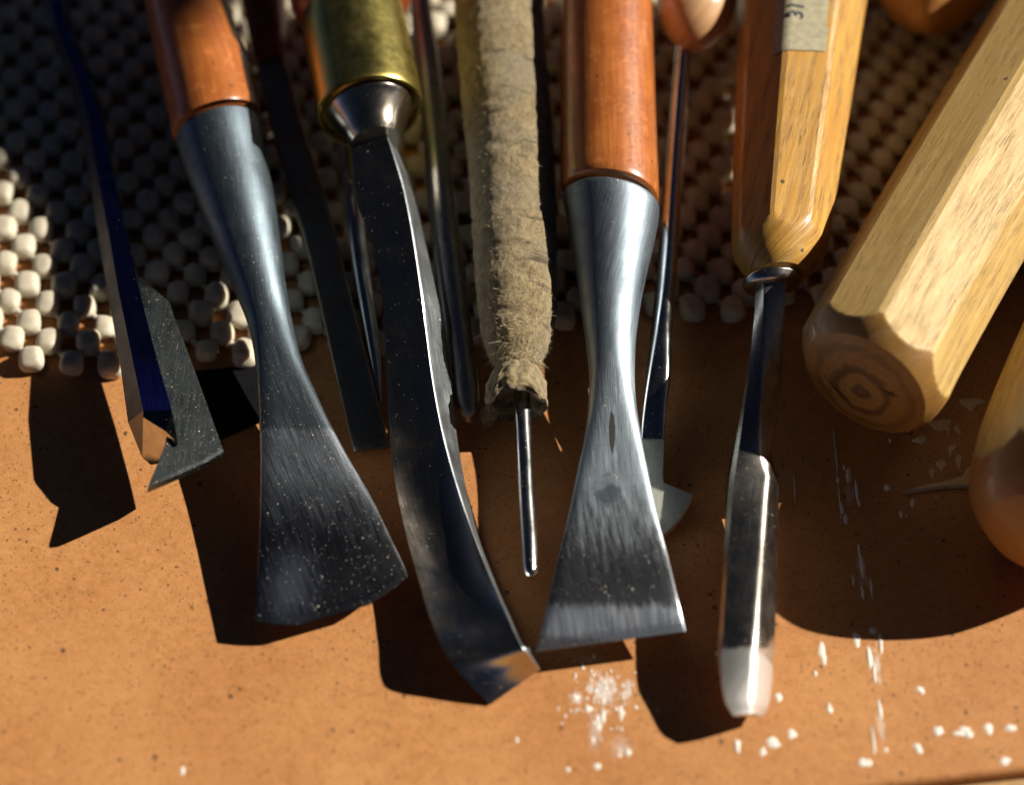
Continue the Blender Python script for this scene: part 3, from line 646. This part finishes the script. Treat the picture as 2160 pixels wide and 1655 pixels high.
# 7 felt-wrapped awl
def felt_awl():
    t = thing('felt_wrapped_awl', 'thin steel awl whose handle is wrapped in fuzzy beige felt', 'awl', W(1090, 700, 0), 'carving tools laid side by side')
    def disp(p, off, d, th):
        n_ = np.array(off)/(np.linalg.norm(off)+1e-6)
        v = Vector(p)
        fold = math.sin(d*.42+th*1.0+noise.noise(v*.06)*3)*.18+abs(noise.noise(Vector((d*.14+th*.5, th, 3))))*.5
        wr = noise.fractal(v*.35, 1, 2, 4)*.38+noise.fractal(v*1.4, 1, 2, 3)*.16
        return n_*(.7+fold*.22+wr*.42-.5*max(0, math.sin(d*.5+th*.6+2*noise.noise(v*.08))-.75)*2)
    s = [(958, -200, 31, 1130, -205, 31), (962, -60, 28.5, 1136, -64, 28.5), (970, 80, 26, 1142, 78, 26), (984, 240, 22.8, 1156, 238, 22.8), (998, 390, 20, 1164, 390, 20), (1004, 510, 17.8, 1167, 510, 17.8), (1012, 620, 15.8, 1167, 620, 15.8), (1022, 700, 14.4, 1160, 700, 14.4), (1034, 742, 13.6, 1151, 742, 13.6), (1048, 768, 13.2, 1134, 768, 13.2), (1050, 778, 13, 1132, 778, 13)]
    f = loft('felt_wrap', s, M_felt, t, n=150, steps=30, disp=disp, sharp=None)
    # flared cuff of two layers
    def disp2(p, off, d, th):
        n_ = np.array(off)/(np.linalg.norm(off)+1e-6)
        return n_*(noise.fractal(Vector(p)*.5, 1, 2, 3)*.55)+np.array([0, -1, 0])*noise.noise(Vector((math.cos(th)*1.7, math.sin(th)*1.7, 7)))*1.6*min(1, d/5)
    cuff = [(1050, 770, 13.2, 1132, 770, 13.2), (1038, 786, 12.8, 1141, 786, 12.8), (1026, 820, 12.3, 1152, 820, 12.3), (1024, 844, 11.9, 1155, 844, 11.9), (1027, 852, 11.8, 1153, 852, 11.8), (1038, 848, 11.9, 1142, 848, 11.9), (1042, 825, 12.2, 1138, 825, 12.2), (1060, 815, 12.4, 1120, 815, 12.4)]
    loft('felt_cuff', cuff, M_felt, t, n=110, steps=10, disp=disp2, sharp=None)
    # hanging frayed tail
    loft('frayed_tail', [(1026, 838, 8, 1062, 842, 8, 1.6, 3), (1020, 858, 5.5, 1056, 866, 5.5, 1.5, 3), (1018, 880, 3.5, 1046, 884, 3.5, 1.3, 3), (1022, 898, 2.2, 1034, 900, 2.2, .8, 3), (1024, 908, 1.8, 1028, 909, 1.8, .3, 3)], M_felt, t, n=30, steps=8, disp=lambda p, off, d, th: np.array([noise.noise(Vector(p)*.6), noise.noise(Vector(p)*.6+Vector((9, 0, 0))), noise.noise(Vector(p)*.5)*.5])*1.1, sharp=None)
    loft('rod', [(1080, 780, 13, 1114, 780, 13), (1083, 840, 11.9, 1118, 840, 11.9), (1088, 930, 10.4, 1122, 930, 10.4), (1094, 1050, 8.6, 1128, 1050, 8.6), (1100, 1150, 7.1, 1134, 1150, 7.1), (1103, 1195, 6.4, 1135, 1195, 6.4), (1107, 1210, 6.2, 1133, 1210, 6.2), (1113, 1217, 6.1, 1128, 1217, 6.1)], M_rod, t, n=32, steps=5, sharp=60)
    # fibres
    me = f.data; V, F = [], []
    vs = me.vertices; k = len(vs)
    for _ in range(11000):
        v = vs[random.randrange(k-2)]; p = np.array(v.co)/S; n_ = np.array(v.normal)
        ax = np.array([random.gauss(0, 1) for _ in range(3)]); d = n_*.5+ax*.55; d /= np.linalg.norm(d)
        L = random.uniform(.4, 1.3) if random.random() < .97 else random.uniform(1.5, 4)
        wv = np.cross(d, n_+.01); wv /= np.linalg.norm(wv)+1e-9; wd = .035
        b = np.cross(wv, d)*L*random.uniform(-.4, .4)
        o = len(V)
        V += [p-wv*wd, p+wv*wd, p+d*L*.5+b*.5+wv*wd*.8, p+d*L*.5+b*.5-wv*wd*.8, p+d*L+b*1.6+n_*-.2]
        F += [(o, o+1, o+2, o+3), (o+3, o+2, o+4)]
    obj('felt_fuzz', V, F, M_fibre, t, kind='stuff', sharp=None)
felt_awl()

# 9 skew-footed tool with red handle
def hooked_tool():
    t = thing('hooked_skew_tool', 'slender steel tool with hooked skew foot, between the grey fishtail and amber handled gouge', 'chisel', W(1400, 900, 0), 'carving tools laid side by side')
    loft('shank', [(1431, 40, 27, 1466, 40, 27, 0, 2), (1417, 180, 22.5, 1452, 180, 22.5, 0, 2), (1403, 330, 18.2, 1443, 330, 18.2, 0, 2), (1393, 470, 17, 1434, 470, 17, 0, 2), (1384, 590, 15.2, 1427, 590, 15.2, 0, 2), (1374, 690, 13.7, 1419, 690, 13.7, 5.2, 2.2), (1364, 780, 12.2, 1416, 780, 12.2, 4.8, 3), (1355, 860, 10, 1406, 860, 10, 3.2, 5), (1348, 930, 8.6, 1401, 930, 8.6, 2.4, 7)], M_mirror2, t, n=48, steps=6, sharp=30)
    P = [(1349, 925), (1401, 925), (1398, 1000), (1400, 1018), (1420, 1026), (1461, 1042), (1452, 1062), (1438, 1086), (1420, 1108), (1393, 1132), (1386, 1100), (1370, 1050), (1356, 990)]
    A = [W(x, y, 9.4-(y-925)*.029) for x, y in P]; n = len(A); c = sum(A)/n
    V = [tuple(p) for p in A]+[tuple(p-np.array([0, 0, 1.6])) for p in A]
    obj('foot', V, [tuple(range(n))]+[(i, n+i, n+(i+1) % n, (i+1) % n) for i in range(n)]+[tuple(range(n, 2*n))[::-1]], M_foot, t, uv=[(v[0], v[1]) for v in V], smooth=False)
    tot = 0
    def turn(d, tot, hw):
        q = max(0, (d-(tot-13))/13); return hw*1.04*math.sqrt(max(.03, 1-q**2*.97))
    loft('handle', [(1372, -220, 31, 1560, -220, 31), (1384, -100, 30, 1556, -100, 30), (1388, 0, 29, 1550, 0, 29), (1388, 60, 28, 1546, 60, 28), (1388, 100, 27, 1542, 100, 27)], M_redpale, t, n=96, steps=10, prof=octprof(R(22), turn), sharp=14)
M_mirror2 = mat_steel('bright_slim_steel', (.5, .5, .5), (.12, .2), .3, .1)
M_redpale = mat_wood('red_stained_handle_wood', (.52, .27, .11), (.62, .36, .17), pores=.4)
hooked_tool()

# 10 amber octagonal handle gouge
def amber_gouge():
    t = thing('amber_handled_gouge', 'long gouge with an amber octagonal wooden handle bearing a worn grey tape label', 'gouge', W(1600, 1100, 0), 'carving tools laid side by side')
    def turn(d, tot, hw):
        q = max(0, (d-(tot-10.5))/10.5); return hw*1.03*(1-.42*q**1.9)
    hs = [(1562, -200, 36, 1868, -215, 36), (1560, -60, 31, 1842, -75, 31), (1556, 80, 28.2, 1818, 70, 28.2), (1551, 240, 26, 1794, 230, 26), (1546, 400, 24.2, 1768, 392, 24.2), (1544, 500, 23.2, 1752, 495, 23.2), (1545, 560, 22.8, 1745, 556, 22.8), (1548, 586, 22.4, 1740, 582, 22.4)]
    hd = loft('handle', hs, M_ash, t, n=128, steps=10, prof=octprof(R(-7), turn), sharp=12)
    loft('ferrule_ring', [(1582, 584, 22.4, 1678, 578, 22.4), (1570, 590, 22.2, 1686, 583, 22.2), (1566, 598, 22, 1689, 590, 22), (1570, 606, 21.8, 1685, 599, 21.8), (1580, 612, 21.6, 1674, 606, 21.6)], M_dsteel, t, n=64, steps=4, sharp=60)
    pa = [0]
    def prof(i, hw, hb, d, tot, n):
        q = d/tot
        a_ = np.interp(q, [0, .05, .35, .45, .6, 1], [-.55, -.6, -.3, -.12, -.18, -.3]); b_ = np.interp(q, [0, .05, .35, .45, 1], [.85, .85, .80, .16, .0])
        h_ = hw*np.interp(q, [0, .03, .1, .36, .46, .9, 1], [.9, .8, .6, .54, .54, .52, .4])
        al = np.interp(q, [0, .4, .47, 1], [.0, .0, .0, 0])
        o = []
        for (x0, y0), (x1, y1) in (((-hw, 0), (a_*hw, h_)), ((a_*hw, h_), (b_*hw, h_*1.02)), ((b_*hw, h_*1.02), (hw, 0))):
            for t_ in (.03, .2, .4, .6, .8, .97): o.append((x0+(x1-x0)*t_, y0+(y1-y0)*t_+math.sin(math.pi*t_)*hw*.03))
        th = np.interp(q, [0, .35, .5, .86, .93, 1], [1, .9, .85, .75, .3, .12])*hw
        k = [(hw*.96, -th*.3), (hw*.6, -th), (0, -th*1.1+h_*.3), (-hw*.6, -th), (-hw*.97, -th*.3)]
        return (o+k)[::-1]
    hs_ = [(1592, 606, 21.8, 1660, 602, 21.8), (1592, 640, 21.2, 1656, 636, 20.6), (1587, 700, 20.2, 1651, 697, 18.8), (1577, 800, 18.8, 1643, 798, 16.4), (1565, 890, 17.4, 1631, 890, 13.8), (1557, 945, 16.2, 1626, 950, 11.6), (1551, 985, 15, 1635, 990, 9.6), (1547, 1015, 14.2, 1643, 1018, 8.2),
           (1541, 1080, 13, 1643, 1088, 7.2), (1533, 1180, 12, 1640, 1185, 6.3), (1526, 1290, 11.4, 1637, 1290, 6), (1521, 1366, 10.6, 1634, 1370, 5.2), (1520, 1380, 10.2, 1632, 1384, 4.8), (1522, 1430, 9, 1629, 1436, 3.4), (1530, 1480, 8, 1622, 1486, 2.6), (1546, 1508, 7, 1610, 1510, 2.6)]
    loft('blade', hs_, M_gouge, t, steps=6, prof=prof, sharp=20)
    # tape label following the upper facet of the handle, with worn lettering
    me = hd.data; V, F, seen = [], [], {}; ul = me.uv_layers['UVMap'].data
    best = min((abs(topx(np.array(p.center)/S)[0]-1685)+abs(topx(np.array(p.center)/S)[1]-103)+(900 if p.normal.z < .3 else 0), p.index) for p in me.polygons)[1]
    vlim = max(ul[i].uv[1] for i in me.polygons[best].loop_indices)+1e-4
    for p in me.polygons:
        c_ = np.array(p.center)/S; x, y = topx(c_)
        if p.normal.z < .35: continue
        lo = np.interp(y, [-200, 0, 100], [1655, 1640, 1631]); hi = np.interp(y, [-200, 0, 100], [1780, 1748, 1742])
        vmx = [ul[i].uv[1] for i in p.loop_indices]
        if lo < x < hi and max(vmx) <= vlim and y > -160:
            f = []
            for vi in p.vertices:
                if vi not in seen:
                    seen[vi] = len(V); V.append(np.array(me.vertices[vi].co)/S+np.array(me.vertices[vi].normal)*.22)
                f.append(seen[vi])
            F.append(tuple(f))
    tape = obj('tape_label', V, F, M_tape, t)
    # lettering
    cu = bpy.data.curves.new('lettering', 'FONT'); cu.body = '31'; cu.size = 4.6*S; cu.extrude = .00002; cu.align_x = 'CENTER'; cu.align_y = 'CENTER'; cu.materials.append(M_ink); cu.offset = .00006
    lo = bpy.data.objects.new('lettering', cu); COL.objects.link(lo)
    bpy.context.view_layer.update(); dg_ = bpy.context.evaluated_depsgraph_get()
    lm = bpy.data.meshes.new_from_object(lo.evaluated_get(dg_)); bpy.data.objects.remove(lo); bpy.data.curves.remove(cu)
    lm.name = 'lettering'; lo = bpy.data.objects.new('lettering', lm); COL.objects.link(lo)
    tgt = W(1682, 22, 45); d_ = Vector(tgt-CAM).normalized(); hit = sc.ray_cast(dg_, Vector(CAM*S), d_)
    a0, a1 = W(1682, 40, 45), W(1700, -150, 49)
    ax = Vector(a1-a0).normalized(); nz = hit[2]; ax = (ax-nz*ax.dot(nz)).normalized(); ay = nz.cross(ax)
    from mathutils import Matrix
    M = Matrix((ax, ay, nz)).transposed().to_4x4(); M.translation = hit[1]+nz*.00012
    lo.parent = tape; bpy.context.view_layer.update(); lo.matrix_parent_inverse = tape.matrix_world.inverted(); lo.matrix_basis = M
    return t
M_tape = plain('aged_grey_tape', (.40, .36, .24), .35, .25)
M_ink = plain('faded_ink', (.05, .055, .06), .6)
M_dsteel = mat_steel('dark_round_steel', (.5, .49, .47), (.16, .26), .3, .08)
M_gouge = mat_steel('long_gouge_steel', (.46, .42, .37), (.2, .3), .35, .12, dustscale=1.7, zones=(((1580, 1368, 10), (1580, 1374, 10), .3, (.60, .57, .53), (.4, .5), .3),))
amber_gouge()

# 11-13 handles at the right
def oct_handle(label, hs, roll, endlen, flat, mats, nm='octagonal_handle', endpow=2.0, bulge=2.6, grp='bare octagonal wooden handles at the right'):
    t = thing(nm, label, 'tool handle', W((hs[-1][0]+hs[-1][3])/2, (hs[-1][1]+hs[-1][4])/2, 0), grp)
    def turn(d, tot, hw):
        q = min(1, max(0, (d-(tot-endlen))/endlen)); return hw*1.03*max(.02, 1-(1-flat)*q**endpow)
    o = loft('handle', hs, [mats[0]][0], t, n=160, steps=12, prof=octprof(R(roll), turn), sharp=12, capmat=mats[1], bulge=bulge)
    return t, o
t11, o11 = oct_handle('big pale octagonal handle with cracked end grain pointing at the viewer',
    [(2480, -620, 28, 2750, -505, 28), (2290, -300, 27.5, 2570, -177, 27.5), (2110, 0, 27, 2398, 128, 27), (1980, 213, 26.5, 2273, 346, 26.5), (1880, 378, 26.2, 2176, 514, 26.2), (1784, 540, 25.8, 2082, 680, 25.8), (1712, 665, 25.3, 2013, 808, 25.3), (1692, 702, 25.1, 1994, 848, 25.1), (1675, 735, 25, 1978, 884, 25)], 24, 7.5, .8, (M_pale, M_end))
t12, o12 = oct_handle('thick wooden handle with an orange rounded end, cut off by the right edge',
    [(2560, -160, 17, 2760, -100, 17), (2450, 60, 17.5, 2730, 140, 17.5), (2340, 280, 18, 2660, 380, 18), (2240, 490, 18.3, 2590, 605, 18.3), (2158, 690, 18.5, 2525, 810, 18.5), (2110, 800, 18.6, 2484, 922, 18.6), (2068, 910, 18.7, 2444, 1034, 18.7), (2044, 990, 19, 2424, 1116, 19), (2026, 1034, 19.4, 2404, 1162, 19.4), (2014, 1066, 19.6, 2392, 1194, 19.6)], 13, 14, .62, (M_pale, M_end2), bulge=3)
t13, o13 = oct_handle('dark brown rounded handle end at the top right, behind the other handles',
    [(1900, -420, 26, 2170, -400, 26), (1872, -260, 24, 2135, -230, 24), (1852, -120, 22, 2105, -90, 22), (1842, -20, 20.5, 2085, 10, 20.5), (1840, 30, 20, 2078, 60, 20)], 20, 14, .35, (M_pale, M_end2))

# ------------------------------------------------------------------ woven non-slip mat
mat_t = thing('non_slip_mat', 'cream beaded non-slip foam mat lying under the tools on the hardboard', 'mat', W(600, 300, 0))
edge = [(-400, 770), (0, 775), (130, 785), (250, 800), (420, 788), (640, 772), (900, 745), (1200, 712), (1500, 690), (1800, 662), (2160, 625), (2600, 590)]
EW = [W(x, y) for x, y in edge]
def edge_y(x): return np.interp(x, [p[0] for p in EW], [p[1] for p in EW])
ux, uy = W(105, 645)-W(25, 640), W(60, 610)-W(66, 690)
O = W(60, 612)
ux = np.array([ux[0], ux[1], 0])*1.0
uy = np.array([uy[0], uy[1], 0])*.98
def bead_mesh(k):
    bm = bmesh.new(); bmesh.ops.create_icosphere(bm, subdivisions=3, radius=1)
    rs = random.Random(k)
    o = Vector((rs.random()*50, 0, 0))
    for v in bm.verts:
        c = v.co.copy()
        # rounded-square pillow
        e = .66
        p = Vector((math.copysign(abs(c.x)**e, c.x), math.copysign(abs(c.y)**e, c.y), math.copysign(abs(c.z)**.85, c.z)))
        n_ = 1+noise.noise(c*1.1+o)*.16+noise.noise(c*3+o)*.03
        v.co = Vector((p.x*2.6*n_, p.y*3.05*n_, p.z*2.0*n_))*S
    me = bpy.data.meshes.new('bead'); bm.to_mesh(me); bm.free()
    me.polygons.foreach_set('use_smooth', [True]*len(me.polygons)); me.materials.append(M_bead); return me
BM = [bead_mesh(k) for k in range(6)]
spots = []
for i in range(-12, 42):
    for j in range(-4, 26):
        for h in (0, .5):
            p = O+ux*(i+h)+uy*(j+h)
            p = p+np.array([random.uniform(-.25, .25), random.uniform(-.25, .25), 0])
            if p[1] > edge_y(p[0])+1.2 and p[1] < 330 and abs(p[0]) < 175: spots.append(p)
bpy.context.view_layer.update()
dg = bpy.context.evaluated_depsgraph_get()
vis = []
for p in spots:
    x, y = topx((p[0], p[1], 3)); score = 0
    if -30 < x < 2190 and -30 < y < 1700:
        for dx_, dy_ in ((0, 0), (-2, 0), (2, 0), (0, 2), (0, -2)):
            q = Vector((p[0]+dx_, p[1]+dy_, 3.5))*S; c_ = Vector(CAM*S); dr = q-c_
            hit = sc.ray_cast(dg, c_, dr.normalized(), distance=dr.length)
            if not hit[0]: score += 1
    vis.append((score*pxmm(p), p))
vis.sort(key=lambda a: -a[0])
for k, (s_, p) in enumerate(vis[:298]):
    b = bpy.data.objects.new('bead', BM[random.randrange(6)]); COL.objects.link(b); b.parent = mat_t
    b.matrix_parent_inverse = mat_t.matrix_world.inverted()
    b.location = Vector((p[0], p[1], 2.1+random.uniform(-.2, .2)))*S; b.rotation_euler = (random.uniform(-.15, .15), random.uniform(-.15, .15), random.choice((0, math.pi))+random.uniform(-.12, .12))
    f = random.uniform(.92, 1.08); b.scale = (f, f*random.uniform(.95, 1.08), f)
V, F = [], []
src = [(np.array([v.co[:] for v in m.vertices])/S, [tuple(q.vertices) for q in m.polygons]) for m in BM[:3]]
for s_, p in vis[298:]:
    vv, ff = random.choice(src); o = len(V)
    V += [tuple(x) for x in vv+np.array([p[0], p[1], 2.1])]; F += [tuple(i+o for i in q) for q in ff]
obj('bead_field', V, F, M_bead, mat_t, kind='stuff', sharp=None)
# threads joining beads
V, F = [], []
def thread(a, b, r=.75):
    d = b-a; L = np.linalg.norm(d); d = d/L; s1 = np.array([-d[1], d[0], 0])
    o = len(V)
    for q in (a, b):
        for k in range(6):
            t = math.pi*k/3; V.append(tuple(q+s1*r*math.cos(t)+np.array([0, 0, 1.3+r*math.sin(t)*.9])))
    for k in range(6): F.append((o+k, o+(k+1) % 6, o+6+(k+1) % 6, o+6+k))
hx = (ux+uy)/2; hy = (uy-ux)/2
for i in range(-12, 42):
    for j in range(-4, 26):
        for h in (0, .5):
            p = O+ux*(i+h)+uy*(j+h)
            if p[1] > edge_y(p[0])+1.2 and p[1] < 330 and abs(p[0]) < 175:
                for hv in (hx, hy): thread(p, p+hv)
obj('thread_net', V, F, M_net, mat_t, kind='stuff', sharp=None)
